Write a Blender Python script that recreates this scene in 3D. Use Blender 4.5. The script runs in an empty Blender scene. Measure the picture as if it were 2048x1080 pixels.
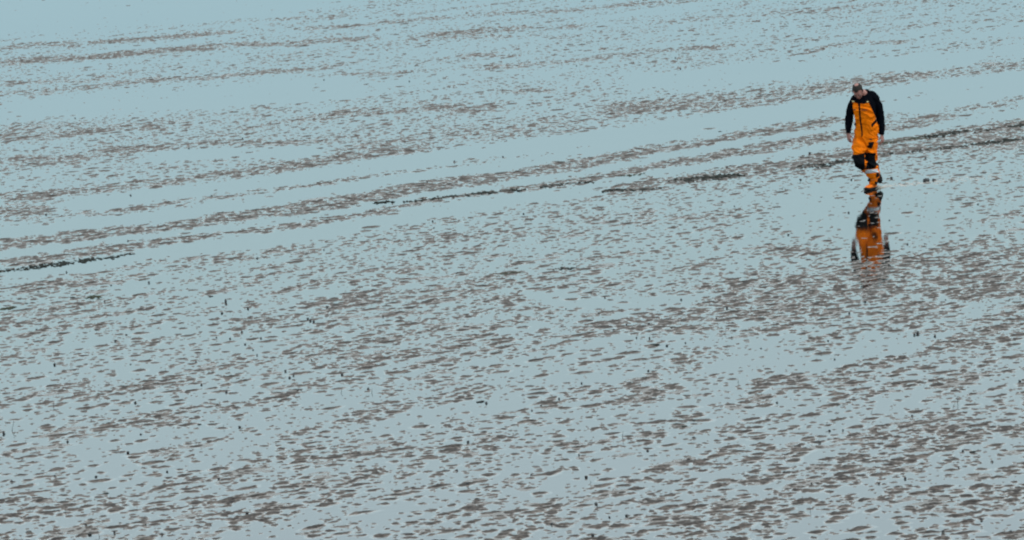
import bpy, bmesh, math, random
import numpy as np
from mathutils import Vector, Matrix

sc = bpy.context.scene
col = sc.collection
rng = np.random.default_rng(11)
random.seed(5)

# ------------------------------------------------------------------ camera
CAM_H = 7.5
FPX = 6950.0                       # focal length in photo pixels (photo 2048 x 1080)
PITCH = math.atan(1060.0 / FPX)
ROLL = math.radians(3.4)
_F = np.array([0, math.cos(PITCH), -math.sin(PITCH)])
_r0 = np.array([1.0, 0, 0])
_u0 = np.array([0, math.sin(PITCH), math.cos(PITCH)])
_R = _r0 * math.cos(ROLL) - _u0 * math.sin(ROLL)
_U = _u0 * math.cos(ROLL) + _r0 * math.sin(ROLL)
cam_d = bpy.data.cameras.new('camera')
cam = bpy.data.objects.new('camera', cam_d)
col.objects.link(cam)
cam_d.sensor_width = 36.0
cam_d.lens = FPX / 2048 * 36.0
cam_d.clip_start = 0.5
cam_d.clip_end = 20000
M = Matrix.Identity(4)
for i in range(3):
    M[i][0], M[i][1], M[i][2] = _R[i], _U[i], -_F[i]
M[2][3] = CAM_H
cam.matrix_world = M
sc.camera = cam

# ------------------------------------------------------------------ sky, sun, exposure
SUN_EL, SUN_AZ = math.radians(46), math.radians(112)     # high hazy sun, to the right and a little behind the camera
world = bpy.data.worlds.new('World')
sc.world = world
world.use_nodes = True
wn, wl = world.node_tree.nodes, world.node_tree.links
wn.clear()
sky = wn.new('ShaderNodeTexSky')
sky.sky_type = 'NISHITA'
sky.sun_disc = False
sky.sun_elevation = SUN_EL
sky.sun_rotation = SUN_AZ
sky.air_density = 1.0
sky.dust_density = 3.0
sky.ozone_density = 1.5
cloud = wn.new('ShaderNodeMix')
cloud.data_type = 'RGBA'
cloud.inputs['Factor'].default_value = 0.85           # even cloud over the whole sky, hazier and greener towards the horizon
wtc = wn.new('ShaderNodeTexCoord')
wsep = wn.new('ShaderNodeSeparateXYZ')
wl.new(wtc.outputs['Generated'], wsep.inputs[0])
wr = wn.new('ShaderNodeValToRGB')
_st = [(0.0, (.45, .66, .73)), (.075, (.55, .825, .93)), (.151, (.86, 1.18, 1.25)), (.225, (1.26, 1.57, 1.68)), (.45, (1.42, 1.66, 1.74)), (1.0, (1.46, 1.68, 1.76))]
_e = wr.color_ramp.elements
_e[0].position = _st[0][0]; _e[1].position = _st[-1][0]
for _p, _c in _st[1:-1]: _e.new(_p)
for _k, (_p, _c) in enumerate(_st): _e[_k].color = tuple(v / 1.8 for v in _c) + (1,)
wl.new(wsep.outputs['Z'], wr.inputs[0])
wmul = wn.new('ShaderNodeVectorMath'); wmul.operation = 'SCALE'; wmul.inputs['Scale'].default_value = 18.0
wl.new(wr.outputs[0], wmul.inputs[0])
wl.new(wmul.outputs[0], cloud.inputs['B'])
bg = wn.new('ShaderNodeBackground')
bg.inputs['Strength'].default_value = 0.10
out = wn.new('ShaderNodeOutputWorld')
wl.new(sky.outputs[0], cloud.inputs['A'])
wl.new(cloud.outputs['Result'], bg.inputs['Color'])
wl.new(bg.outputs[0], out.inputs['Surface'])

sun_d = bpy.data.lights.new('sun', 'SUN')
sun_d.energy = 1.4
sun_d.angle = math.radians(14)
sun_d.color = (1.0, 0.93, 0.82)
sun = bpy.data.objects.new('sun', sun_d)
col.objects.link(sun)
_dir = Vector((math.sin(SUN_AZ) * math.cos(SUN_EL), math.cos(SUN_AZ) * math.cos(SUN_EL), math.sin(SUN_EL)))
sun.rotation_euler = _dir.to_track_quat('Z', 'Y').to_euler()
sun.location = (60, 30, 40)

sc.view_settings.view_transform = 'Standard'
sc.view_settings.look = 'None'
sc.view_settings.exposure = 0.0
sc.view_settings.gamma = 1.0
sc.view_settings.use_curve_mapping = False
sc.cycles.filter_width = 2.1                     # a slightly soft long lens

# ------------------------------------------------------------------ helpers
def ray(px, py):
    return FPX * _F + (px - 1024.0) * _R - (py - 540.0) * _U

def ground(px, py, z=0.0):
    v = ray(px, py)
    t = (z - CAM_H) / v[2]
    return np.array([v[0] * t, v[1] * t, z])

def proj(p):
    p = np.asarray(p, float) - np.array([0, 0, CAM_H])
    d = p @ _F
    return 1024 + FPX * (p @ _R) / d, 540 - FPX * (p @ _U) / d

def hash01(ix, iy, seed):
    h = (ix.astype(np.int64) * 374761393 + iy.astype(np.int64) * 668265263 + seed * 974634533) & 0xFFFFFFFF
    h = ((h ^ (h >> 13)) * 1274126177) & 0xFFFFFFFF
    h = ((h ^ (h >> 16)) * 2246822519) & 0xFFFFFFFF
    return ((h ^ (h >> 15)) & 0xFFFFFF) / float(0xFFFFFF)

def vnoise(x, y, seed):
    ix, iy = np.floor(x), np.floor(y)
    fx, fy = x - ix, y - iy
    fx = fx * fx * (3 - 2 * fx)
    fy = fy * fy * (3 - 2 * fy)
    a, b = hash01(ix, iy, seed), hash01(ix + 1, iy, seed)
    c, d = hash01(ix, iy + 1, seed), hash01(ix + 1, iy + 1, seed)
    return (a * (1 - fx) + b * fx) * (1 - fy) + (c * (1 - fx) + d * fx) * fy

def vnoise3(x, y, z, seed):
    iz = np.floor(z)
    fz = z - iz
    fz = fz * fz * (3 - 2 * fz)
    o = np.zeros_like(x)
    a = vnoise(x + 17.3 * iz, y - 9.1 * iz, seed)
    b = vnoise(x + 17.3 * (iz + 1), y - 9.1 * (iz + 1), seed)
    return a * (1 - fz) + b * fz

def tag(o, label=None, cat=None, group=None, kind=None):
    if label: o['label'] = label
    if cat: o['category'] = cat
    if group: o['group'] = group
    if kind: o['kind'] = kind
    return o

def link(name, me, mat=None, parent=None):
    o = bpy.data.objects.new(name, me)
    col.objects.link(o)
    if mat is not None and not me.materials:
        me.materials.append(mat)
    if parent is not None:
        o.parent = parent
    return o

def mesh_np(name, verts, faces, smooth=True):
    me = bpy.data.meshes.new(name)
    n = len(verts)
    faces = np.asarray(faces, np.int32)
    k = faces.shape[1]
    me.vertices.add(n)
    me.vertices.foreach_set('co', np.asarray(verts, np.float32).ravel())
    me.loops.add(faces.size)
    me.loops.foreach_set('vertex_index', faces.ravel())
    me.polygons.add(len(faces))
    me.polygons.foreach_set('loop_start', np.arange(0, faces.size, k, dtype=np.int32))
    me.polygons.foreach_set('loop_total', np.full(len(faces), k, np.int32))
    if smooth:
        me.polygons.foreach_set('use_smooth', np.ones(len(faces), bool))
    me.update(calc_edges=True)
    me.validate()
    return me

# ------------------------------------------------------------------ materials
def new_mat(name):
    m = bpy.data.materials.new(name)
    m.use_nodes = True
    nt = m.node_tree
    return m, nt.nodes, nt.links, nt.nodes['Principled BSDF']

def ramp(nodes, stops):
    r = nodes.new('ShaderNodeValToRGB')
    e = r.color_ramp.elements
    e[0].position, e[0].color = stops[0][0], (*stops[0][1], 1)
    e[1].position, e[1].color = stops[-1][0], (*stops[-1][1], 1)
    for p, c in stops[1:-1]:
        q = e.new(p)
        q.color = (*c, 1)
    return r

def noise_node(nodes, links, scale, detail=4, rough=0.55, vec=None):
    n = nodes.new('ShaderNodeTexNoise')
    n.inputs['Scale'].default_value = scale
    n.inputs['Detail'].default_value = detail
    n.inputs['Roughness'].default_value = rough
    if vec is not None:
        links.new(vec, n.inputs['Vector'])
    return n

def mat_mud(name, c0, c1, c2, wet=True, pale=(.27, .245, .23)):
    m, N, L, P = new_mat(name)
    geo = N.new('ShaderNodeNewGeometry')
    n1 = noise_node(N, L, 5.5, 4, 0.6, geo.outputs['Position'])
    n2 = noise_node(N, L, 38.0, 4, 0.6, geo.outputs['Position'])
    mx = N.new('ShaderNodeMath'); mx.operation = 'MULTIPLY_ADD'
    mx.inputs[1].default_value = 0.55
    L.new(n2.outputs['Fac'], mx.inputs[0])
    sc_ = N.new('ShaderNodeMath'); sc_.operation = 'MULTIPLY'; sc_.inputs[1].default_value = 0.45
    L.new(n1.outputs['Fac'], sc_.inputs[0]); L.new(sc_.outputs[0], mx.inputs[2])
    r = ramp(N, [(0.40, c0), (0.5, c1), (0.60, c2)])
    L.new(mx.outputs[0], r.inputs[0])
    L.new(r.outputs[0], P.inputs['Base Color'])
    P.inputs['IOR'].default_value = 1.36
    P.inputs['Specular IOR Level'].default_value = 0.14
    if wet:      # mud close to the water line holds a film of water
        sep = N.new('ShaderNodeSeparateXYZ')
        L.new(geo.outputs['Position'], sep.inputs[0])
        mr = N.new('ShaderNodeMapRange')
        mr.inputs['From Min'].default_value = 0.0005
        mr.inputs['From Max'].default_value = 0.0045
        mr.inputs['To Min'].default_value = 0.16
        mr.inputs['To Max'].default_value = 0.62
        L.new(sep.outputs['Z'], mr.inputs['Value'])
        L.new(mr.outputs[0], P.inputs['Roughness'])
        # a pale silt line is left where the mounds meet the water
        ml = N.new('ShaderNodeMapRange')
        ml.inputs['From Min'].default_value = 0.0004
        ml.inputs['From Max'].default_value = 0.0042
        n4 = noise_node(N, L, 9.0, 3, 0.6, geo.outputs['Position'])
        ad = N.new('ShaderNodeMath'); ad.operation = 'MULTIPLY_ADD'
        ad.inputs[1].default_value = -0.0050; 
        sb = N.new('ShaderNodeMath'); sb.operation = 'ADD'; sb.inputs[1].default_value = 0.0024
        L.new(n4.outputs['Fac'], ad.inputs[0]); L.new(sep.outputs['Z'], ad.inputs[2]); L.new(ad.outputs[0], sb.inputs[0])
        L.new(sb.outputs[0], ml.inputs['Value'])
        mc = N.new('ShaderNodeMix'); mc.data_type = 'RGBA'
        L.new(ml.outputs[0], mc.inputs['Factor'])
        mc.inputs['A'].default_value = (*pale, 1)
        L.new(r.outputs[0], mc.inputs['B'])
        L.new(mc.outputs['Result'], P.inputs['Base Color'])
    else:
        P.inputs['Roughness'].default_value = 0.55
    b = N.new('ShaderNodeBump')
    b.inputs['Strength'].default_value = 0.5
    b.inputs['Distance'].default_value = 0.010
    n3 = noise_node(N, L, 45.0, 4, 0.65, geo.outputs['Position'])
    L.new(n3.outputs['Fac'], b.inputs['Height'])
    L.new(b.outputs[0], P.inputs['Normal'])
    return m

MUD = mat_mud('mud', (0.016, 0.0120, 0.0105), (0.044, 0.0335, 0.029), (0.125, 0.100, 0.087))
MUD_BED = mat_mud('mud_bed', (0.007, 0.007, 0.0065), (0.011, 0.0105, 0.010), (0.018, 0.017, 0.016), wet=False)
SILT_PAD = mat_mud('wet_silt', (0.085, 0.071, 0.063), (0.125, 0.106, 0.096), (0.18, 0.156, 0.143), pale=(.155, .137, .126))
SILT = mat_mud('pale_silt', (0.30, 0.27, 0.22), (0.38, 0.34, 0.28), (0.46, 0.42, 0.36))

def mat_water():
    m = bpy.data.materials.new('shallow_water')
    m.use_nodes = True
    N, L = m.node_tree.nodes, m.node_tree.links
    N.clear()
    o = N.new('ShaderNodeOutputMaterial')
    mix = N.new('ShaderNodeMixShader')
    tr = N.new('ShaderNodeBsdfTransparent'); tr.inputs[0].default_value = (0.86, 0.92, 0.92, 1)
    gl = N.new('ShaderNodeBsdfGlossy'); gl.inputs['Roughness'].default_value = 0.012
    gl.inputs['Color'].default_value = (1, 1, 1, 1)
    fr = N.new('ShaderNodeFresnel'); fr.inputs['IOR'].default_value = 1.62
    geo = N.new('ShaderNodeNewGeometry')
    mp = N.new('ShaderNodeMapping')
    mp.inputs['Scale'].default_value = (3.0, 6.0, 1.0)
    mp.inputs['Rotation'].default_value = (0, 0, math.radians(8))
    L.new(geo.outputs['Position'], mp.inputs['Vector'])
    n1 = noise_node(N, L, 3.2, 3, 0.5, mp.outputs[0])
    b = N.new('ShaderNodeBump')
    b.inputs['Strength'].default_value = 0.22
    b.inputs['Distance'].default_value = 0.0020
    mp2 = N.new('ShaderNodeMapping')
    mp2.inputs['Scale'].default_value = (1.3, 9.0, 1.0)
    mp2.inputs['Rotation'].default_value = (0, 0, math.radians(4))
    L.new(geo.outputs['Position'], mp2.inputs['Vector'])
    n2 = noise_node(N, L, 1.0, 3, 0.6, mp2.outputs[0])
    n3 = noise_node(N, L, 0.35, 3, 0.5, geo.outputs['Position'])      # wind patches
    am = N.new('ShaderNodeMapRange'); am.inputs['From Min'].default_value = .4; am.inputs['From Max'].default_value = .65
    am.inputs['To Min'].default_value = .25; am.inputs['To Max'].default_value = 1.6
    L.new(n3.outputs['Fac'], am.inputs['Value'])
    m2 = N.new('ShaderNodeMath'); m2.operation = 'MULTIPLY'
    L.new(n2.outputs['Fac'], m2.inputs[0]); L.new(am.outputs[0], m2.inputs[1])
    sm = N.new('ShaderNodeMath'); sm.operation = 'ADD'
    L.new(n1.outputs['Fac'], sm.inputs[0]); L.new(m2.outputs[0], sm.inputs[1])
    L.new(sm.outputs[0], b.inputs['Height'])
    L.new(b.outputs[0], gl.inputs['Normal'])
    L.new(fr.outputs[0], mix.inputs[0])
    L.new(tr.outputs[0], mix.inputs[1])
    L.new(gl.outputs[0], mix.inputs[2])
    L.new(mix.outputs[0], o.inputs['Surface'])
    return m
WATER = mat_water()

def mat_plain(name, c, rough=0.6, var=0.15, scale=40, bump=0.0, spec=0.5, bdist=0.003):
    m, N, L, P = new_mat(name)
    P.inputs['Specular IOR Level'].default_value = spec
    tc = N.new('ShaderNodeNewGeometry')
    n = noise_node(N, L, scale, 4, 0.6, tc.outputs['Position'])
    lo = tuple(max(0, x * (1 - var)) for x in c)
    hi = tuple(min(1, x * (1 + var)) for x in c)
    r = ramp(N, [(0.3, lo), (0.7, hi)])
    L.new(n.outputs['Fac'], r.inputs[0])
    L.new(r.outputs[0], P.inputs['Base Color'])
    P.inputs['Roughness'].default_value = rough
    if bump:
        b = N.new('ShaderNodeBump')
        b.inputs['Strength'].default_value = bump
        b.inputs['Distance'].default_value = bdist
        L.new(n.outputs['Fac'], b.inputs['Height'])
        L.new(b.outputs[0], P.inputs['Normal'])
    return m

WEED = mat_plain('seaweed', (0.014, 0.016, 0.013), 0.6, 0.5, 30, 0.5, spec=0.15)
WEED_OLIVE = mat_plain('olive_seaweed', (0.034, 0.037, 0.022), 0.6, 0.5, 30, 0.5, spec=0.15)
STONE = mat_plain('black_stone', (0.008, 0.009, 0.011), 0.55, 0.4, 60, 0.3)
TWIG = mat_plain('twig', (0.015, 0.013, 0.011), 0.7, 0.4, 60)
ORANGE = mat_plain('orange_fabric', (0.62, 0.132, 0.001), 0.7, 0.22, 9, 0.5, spec=0.05, bdist=0.008)
NAVY = mat_plain('dark_knit', (0.0015, 0.002, 0.004), 0.9, 0.3, 50, 0.4, spec=0.03)
BLACK = mat_plain('black_patch', (0.003, 0.0035, 0.005), 0.8, 0.3, 40, 0.3, spec=0.05)
SKIN = mat_plain('skin', (0.27, 0.12, 0.098), 0.5, 0.12, 25)
HAIR = mat_plain('grey_brown_hair', (0.022, 0.019, 0.017), 0.8, 0.5, 120, 0.5, spec=0.1)
RUBBER = mat_plain('rubber_sole', (0.006, 0.0055, 0.0055), 0.7, 0.3, 40, spec=0.12)
BOOTC = mat_plain('orange_boot', (0.70, 0.145, 0.001), 0.55, 0.15, 25, 0.2, spec=0.15)
BAND = mat_plain('reflective_tape', (0.42, 0.46, 0.50), 0.35, 0.1, 60)
TRIM = mat_plain('pale_trim', (0.48, 0.40, 0.20), 0.5, 0.1, 60)
GLASSM = mat_plain('glasses_frame', (0.01, 0.01, 0.01), 0.3, 0.2, 60)
BROWN_TRIM = mat_plain('dark_print', (0.05, 0.015, 0.006), 0.6, 0.2, 60)

def muddy(m, top, seed):
    # dried splashes of mud, thicker towards the boots
    N, L = m.node_tree.nodes, m.node_tree.links
    P = N['Principled BSDF']
    src = P.inputs['Base Color'].links[0].from_socket
    geo = N.new('ShaderNodeNewGeometry'); sep = N.new('ShaderNodeSeparateXYZ')
    L.new(geo.outputs['Position'], sep.inputs[0])
    n = noise_node(N, L, 22.0, 5, 0.7, geo.outputs['Position'])
    mr = N.new('ShaderNodeMapRange')
    mr.inputs['From Min'].default_value = 0.0; mr.inputs['From Max'].default_value = top
    mr.inputs['To Min'].default_value = 0.10; mr.inputs['To Max'].default_value = -0.16
    L.new(sep.outputs['Z'], mr.inputs['Value'])
    a = N.new('ShaderNodeMath'); a.operation = 'ADD'
    L.new(n.outputs['Fac'], a.inputs[0]); L.new(mr.outputs[0], a.inputs[1])
    r = ramp(N, [(0.54, (0, 0, 0)), (0.64, (1, 1, 1))])
    L.new(a.outputs[0], r.inputs[0])
    sc_ = N.new('ShaderNodeMath'); sc_.operation = 'MULTIPLY'; sc_.inputs[1].default_value = 0.45
    L.new(r.outputs[0], sc_.inputs[0])
    mx = N.new('ShaderNodeMix'); mx.data_type = 'RGBA'
    L.new(sc_.outputs[0], mx.inputs['Factor'])
    L.new(src, mx.inputs['A']); mx.inputs['B'].default_value = (0.10, 0.075, 0.055, 1)
    L.new(mx.outputs['Result'], P.inputs['Base Color'])
muddy(ORANGE, .6, 1); muddy(BOOTC, .4, 2)

# ------------------------------------------------------------------ ground and water sheets
def sheet(name, z, mat, ext=6000.0):
    v = [(-ext, -200, z), (ext, -200, z), (ext, ext, z), (-ext, ext, z)]
    return link(name, mesh_np(name, v, [(0, 1, 2, 3)], False), mat)

mudflat = tag(sheet('mudflat', -0.014, MUD_BED), 'wide wet tidal mudflat covered by a thin film of water', kind='structure')
water = tag(sheet('water', 0.0, WATER), 'thin still film of seawater mirroring a pale sky', kind='structure')

# ------------------------------------------------------------------ mud mounds: where they stand
# ridges of mud (positive) and smooth channels of water (negative), surveyed as lines on the flat
RIDGE = [  # half width, density, line
 (13, 1.0, [(0,523),(171,508),(342,483),(513,457),(700,432),(817,411),(934,393),(1051,374),(1169,364),(1286,345),(1352,324),(1429,315),(1505,300),(1581,292),(1632,283),(1682,271),(1708,266)]),
 (14, 1.0, [(0,490),(90,482),(205,467),(376,449),(513,431),(598,416),(700,400),(811,380),(948,362),(1033,346),(1118,328),(1221,313),(1302,300),(1378,288),(1429,278),(1492,267),(1530,264),(1589,248),(1644,244),(1682,233)]),
 (4, .55, [(1682,233),(1764,200),(1811,195),(1876,182),(1940,174),(2031,164)]),
 (6, .9, [(410,395),(513,382),(600,370),(700,358),(750,350)]),
 (4, .4, [(750,350),(818,339),(893,327)]),
 (7, .8, [(0,422),(90,416)]),
 (9, .75, [(0,397),(100,390),(180,380),(250,377),(330,365),(430,358),(560,338),(700,315),(790,305),(870,300)]),
 (4, .5, [(130,430),(230,425),(280,418),(350,405)]),
 (8, .8, [(1762,258),(1824,246),(1860,240),(1899,234)]),
 (6, .5, [(1901,222),(1970,210),(2031,203),(2048,197)]),
 (13, .62, [(2060,137),(1953,143),(1850,154),(1772,160),(1708,168),(1600,186),(1505,198),(1400,207),(1300,212),(1200,220)]),
 (5, .55, [(2060,138),(1950,150),(1870,160),(1772,172),(1640,195),(1560,203),(1454,216),(1352,219)]),
 (8, .95, [(1225,376),(1327,366),(1378,360),(1454,349),(1530,339),(1606,328),(1682,314),(1708,308),(1756,299),(1824,294),(1890,290)]),
 (6, 1.0, [(1600,328),(1690,318),(1770,307),(1850,299),(1927,289),(2005,283),(2060,275)]),
 (6, 1.0, [(1761,286),(1829,275),(1914,265),(1979,257),(2060,246)]),
 (9, .5, [(1800,287),(1900,280),(2050,262)]),
 (4, .7, [(0,96),(74,89),(140,87)]), (4, .75, [(181,85),(296,78),(370,72),(474,63)]),
 (5, .85, [(0,126),(111,118),(185,114),(259,107),(370,98),(444,93)]),
 (4, .7, [(467,90),(593,88),(660,81),(754,75)]),
 (3, .5, [(0,168),(90,166),(185,159),(278,143)]),
 (4, .6, [(0,189),(48,187),(148,178),(259,163),(389,157),(481,148),(630,137),(700,128)]),
 (3, .35, [(222,55),(370,50),(481,41),(593,37),(700,33)]),
 (3, .6, [(600,58),(685,55),(737,50),(800,42),(901,34)]),
 (3, .5, [(935,33),(1061,24),(1215,14),(1300,7),(1400,0)]),
 (4, .6, [(840,72),(925,64),(1061,55)]), (3, .5, [(1120,52),(1181,53)]),
 (3, .35, [(846,73),(1027,73),(1160,72)]), (4, .45, [(908,115),(942,109),(1027,111)]),
 (4, .7, [(660,150),(771,147),(832,143)]), (4, .65, [(959,136),(1061,131),(1147,120),(1215,111),(1300,102),(1446,95)]),
 (3, .6, [(1010,186),(1078,181),(1120,184)]), (7, .8, [(839,212),(908,217),(959,215),(1010,207)]),
 (6, .5, [(600,239),(703,226),(839,220)]), (3, .6, [(1592,113),(1665,89),(1738,86),(1830,82)]),
 (3, .35, [(1500,95),(1700,70),(1900,45),(2048,35)]), (3, .3, [(1300,45),(1600,22),(1800,5)]),
 (3, .3, [(1600,130),(1800,110)]), (4, .6, [(460,215),(540,214)]),
 (6, .55, [(200,298),(330,295),(440,287),(550,290),(640,280)]), (6, .5, [(0,275),(120,270),(260,253),(330,255)]),
 (8, .5, [(0,325),(80,322),(170,322)]),
 (10, .35, [(600,470),(700,480),(850,478),(1000,470),(1100,455),(1200,440),(1330,430)]),
 (16, .28, [(0,572),(150,552),(330,525),(500,505),(640,490),(800,478)]),
 (24, .72, [(1380,590),(1500,580),(1600,575),(1700,558),(1800,545),(1950,520),(2048,515)]),
 (26, .60, [(1400,650),(1550,640),(1700,600),(1900,590),(2048,560)]),
 (9, .4, [(1500,500),(1640,505),(1700,485)]), (15, .75, [(1600,574),(1680,562),(1760,553),(1850,545),(1930,532)]), (8, .4, [(1080,480),(1250,440),(1400,432),(1500,425)]),
 (26, .55, [(1750,900),(1900,870),(2048,850)]), (30, .5, [(1850,1040),(2048,990)]),
 (18, .5, [(600,620),(720,610),(850,600)]), (14, .5, [(1150,660),(1290,645),(1350,640)]),
]
CLEAR = [
 (11, 1.0, [(0,553),(171,529),(342,502),(513,481),(640,463),(742,445),(845,424),(948,407),(1050,393),(1153,383),(1190,380)]),
 (9, .8, [(700,455),(800,440),(900,425),(1000,410)]),
 (6, 1.0, [(0,509),(171,488),(342,467),(513,447),(700,420),(800,402),(856,392),(973,375),(1130,352),(1247,331),(1302,317),(1480,286),(1581,270),(1700,251)]),
 (6, 1.0, [(1130,381),(1200,366),(1302,346),(1403,332),(1505,319),(1606,303),(1682,287),(1772,274),(1850,260),(1927,244),(2060,223)]),
 (13, .93, [(2060,152),(1950,165),(1850,175),(1700,200),(1560,220),(1450,238),(1340,258),(1200,276),(1050,297),(948,303),(850,322),(700,340),(600,355),(513,366),(400,378),(307,390),(200,405),(120,412)]),
 (9, .9, [(2048,182),(1900,195),(1780,215),(1640,228),(1500,248),(1400,268),(1300,282),(1150,308),(1000,335),(900,345),(760,365),(640,385),(500,408),(380,425),(250,440),(100,455),(0,465)]),
 (8, .7, [(1800,225),(1900,205),(2048,185)]),
 (11, .8, [(290,315),(400,308),(565,305),(650,300)]),
 (14, .85, [(1250,165),(1450,150),(1650,135),(1800,125),(1950,118)]),
 (30, .85, [(-50,35),(150,25),(350,16),(500,0),(640,-25),(800,-50)]),
 (22, .7, [(0,215),(150,212),(300,200),(420,195),(560,185),(720,175)]),
 (10, .7, [(1060,590),(1150,600),(1250,605),(1350,605),(1420,590)]),
 (18, .6, [(1400,740),(1520,720),(1640,730),(1750,690),(1850,690)]),
 (14, .6, [(600,800),(720,790)]), (30, .5, [(150,960),(240,950),(290,960)]),
 (10, .4, [(1440,525),(1560,515)]),
 (42, .62, [(1560,425),(1640,428),(1740,432),(1830,425),(1900,420)]), (30, .55, [(1690,490),(1800,485)]),
]

def seg_w(px, py, line, hw):
    """soft weight of a band of half width hw (in photo pixels of height) round a line."""
    xs = np.array([p[0] for p in line], float); ys = np.array([p[1] for p in line], float)
    yy = np.interp(px, xs, ys)if xs[0] < xs[-1] else np.interp(px, xs[::-1], ys[::-1])
    lo, hi = xs.min(), xs.max()
    endf = np.clip((px - lo + 25) / 50, 0, 1) * np.clip((hi + 25 - px) / 50, 0, 1)
    d = np.abs(py - yy) / hw
    return endf * np.clip(1.75 - d, 0, 1) ** 1.2 * 1.0

UA = math.radians(41)
def field(X, Y):
    px, py = proj(np.stack([X, Y, np.zeros_like(X)], 1))
    s = X * math.cos(UA) + Y * math.sin(UA)
    t = -X * math.sin(UA) + Y * math.cos(UA)
    wob = vnoise(s / 1.3, t / 1.3, 90) - .5
    n_big = vnoise(s / 5.0, t / 0.9, 1) * .6 + vnoise(s / 2.4, t / .5, 2) * .4
    n_mid = vnoise(s / 1.1 + wob, t / .30 + wob, 3) * .6 + vnoise(s / .55, t / .17, 4) * .4
    near = np.clip((py - 430) / 150, 0, 1)
    far = 1 - near
    base_far = np.interp(py, [0, 60, 150, 215, 245, 330, 430], [.14, .17, .19, .24, .40, .40, .36])
    base_near = np.interp(py, [430, 560, 800, 1080], [.47, .49, .49, .57]) + .13 * np.clip((px - 1000) / 900, -.2, 1)
    base = base_far * far + base_near * near
    amp = .55 * far + .50 * near
    d = base + amp * (n_big - .5) * (.8 * far + .45 * near) + amp * (n_mid - .5) * (.8 * far + 2.2 * near)
    jx = px + 40 * (vnoise(s / .7, t / .4, 7) - .5)
    jy = py + (vnoise(s / .5, t / .5, 8) - .5) * np.interp(py, [0, 540], [3, 8]) + (vnoise(s / .16, t / .16, 9) - .5) * np.interp(py, [0, 540], [3, 7])
    pos = np.zeros_like(px); neg = np.zeros_like(px)
    for hw, a, ln in CLEAR:
        neg = np.maximum(neg, a * seg_w(px, jy, ln, hw))
    for hw, a, ln in RIDGE:
        pos = np.maximum(pos, a * seg_w(px, jy, ln, hw * .95))
    d = d * (1 - np.clip(neg, 0, 1)) - .08 * neg
    pos = pos * (1 - .9 * np.clip(neg * 1.25, 0, 1))
    d = np.where(pos > 0, np.maximum(d, 0) * (1 - .5 * pos) + pos * (.82 + .5 * (n_mid - .5)), d)
    return np.clip(d, 0.012, 1.0), px, py

# candidates over everything the camera sees, with a margin
y_near, y_far = 27.0, 125.0
NCAND = 400000
cu = rng.random(NCAND)
# area-uniform sampling in the wedge x in +-0.165*Y +- 2
Yc = np.sqrt(y_near ** 2 + cu * (y_far ** 2 - y_near ** 2))
Xc = (rng.random(NCAND) * 2 - 1) * (0.160 * Yc + 0.8)
dens, pxc, pyc = field(Xc, Yc)
area = 0.320 * (y_far ** 2 - y_near ** 2) / 2 + 1.6 * (y_far - y_near)
cand_per_m2 = NCAND / area
TARGET = 225.0                                       # mounds per square metre where the field is 1
acc = rng.random(NCAND) < np.minimum(1, dens ** 1.6 * TARGET / cand_per_m2)
vis = (pxc > -90) & (pxc < 2140) & (pyc > -25) & (pyc < 1130)
acc &= vis
X, Y, D_, PX, PY = Xc[acc], Yc[acc], dens[acc], pxc[acc], pyc[acc]
print('candidates/m2', cand_per_m2, 'mounds', len(X))
N = len(X)
size = np.exp(rng.normal(math.log(0.0345), 0.54, N)) * (0.92 + 0.25 * D_)
size = np.clip(size, 0.011, 0.125)
# keep isolated mounds apart: drop those that crowd an earlier one where the flat is thinly covered
order = np.argsort(-size)
cell = 0.16
grid = {}
keep = np.ones(N, bool)
for i in order:
    gx, gy = int(X[i] // cell), int(Y[i] // cell)
    k = 1.04 - 0.68 * min(1.0, max(0.0, (D_[i] - .30) / .45))
    bad = False
    for a in (gx - 1, gx, gx + 1):
        for b in (gy - 1, gy, gy + 1):
            for j in grid.get((a, b), ()):
                if (X[i] - X[j]) ** 2 * .6 + (Y[i] - Y[j]) ** 2 < (k * (size[i] + size[j])) ** 2:
                    bad = True
                    break
            if bad: break
        if bad: break
    if bad:
        keep[i] = False
    else:
        grid.setdefault((gx, gy), []).append(i)
X, Y, D_, PX, PY, size = X[keep], Y[keep], D_[keep], PX[keep], PY[keep], size[keep]
N = len(X)
print('kept', N)

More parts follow.
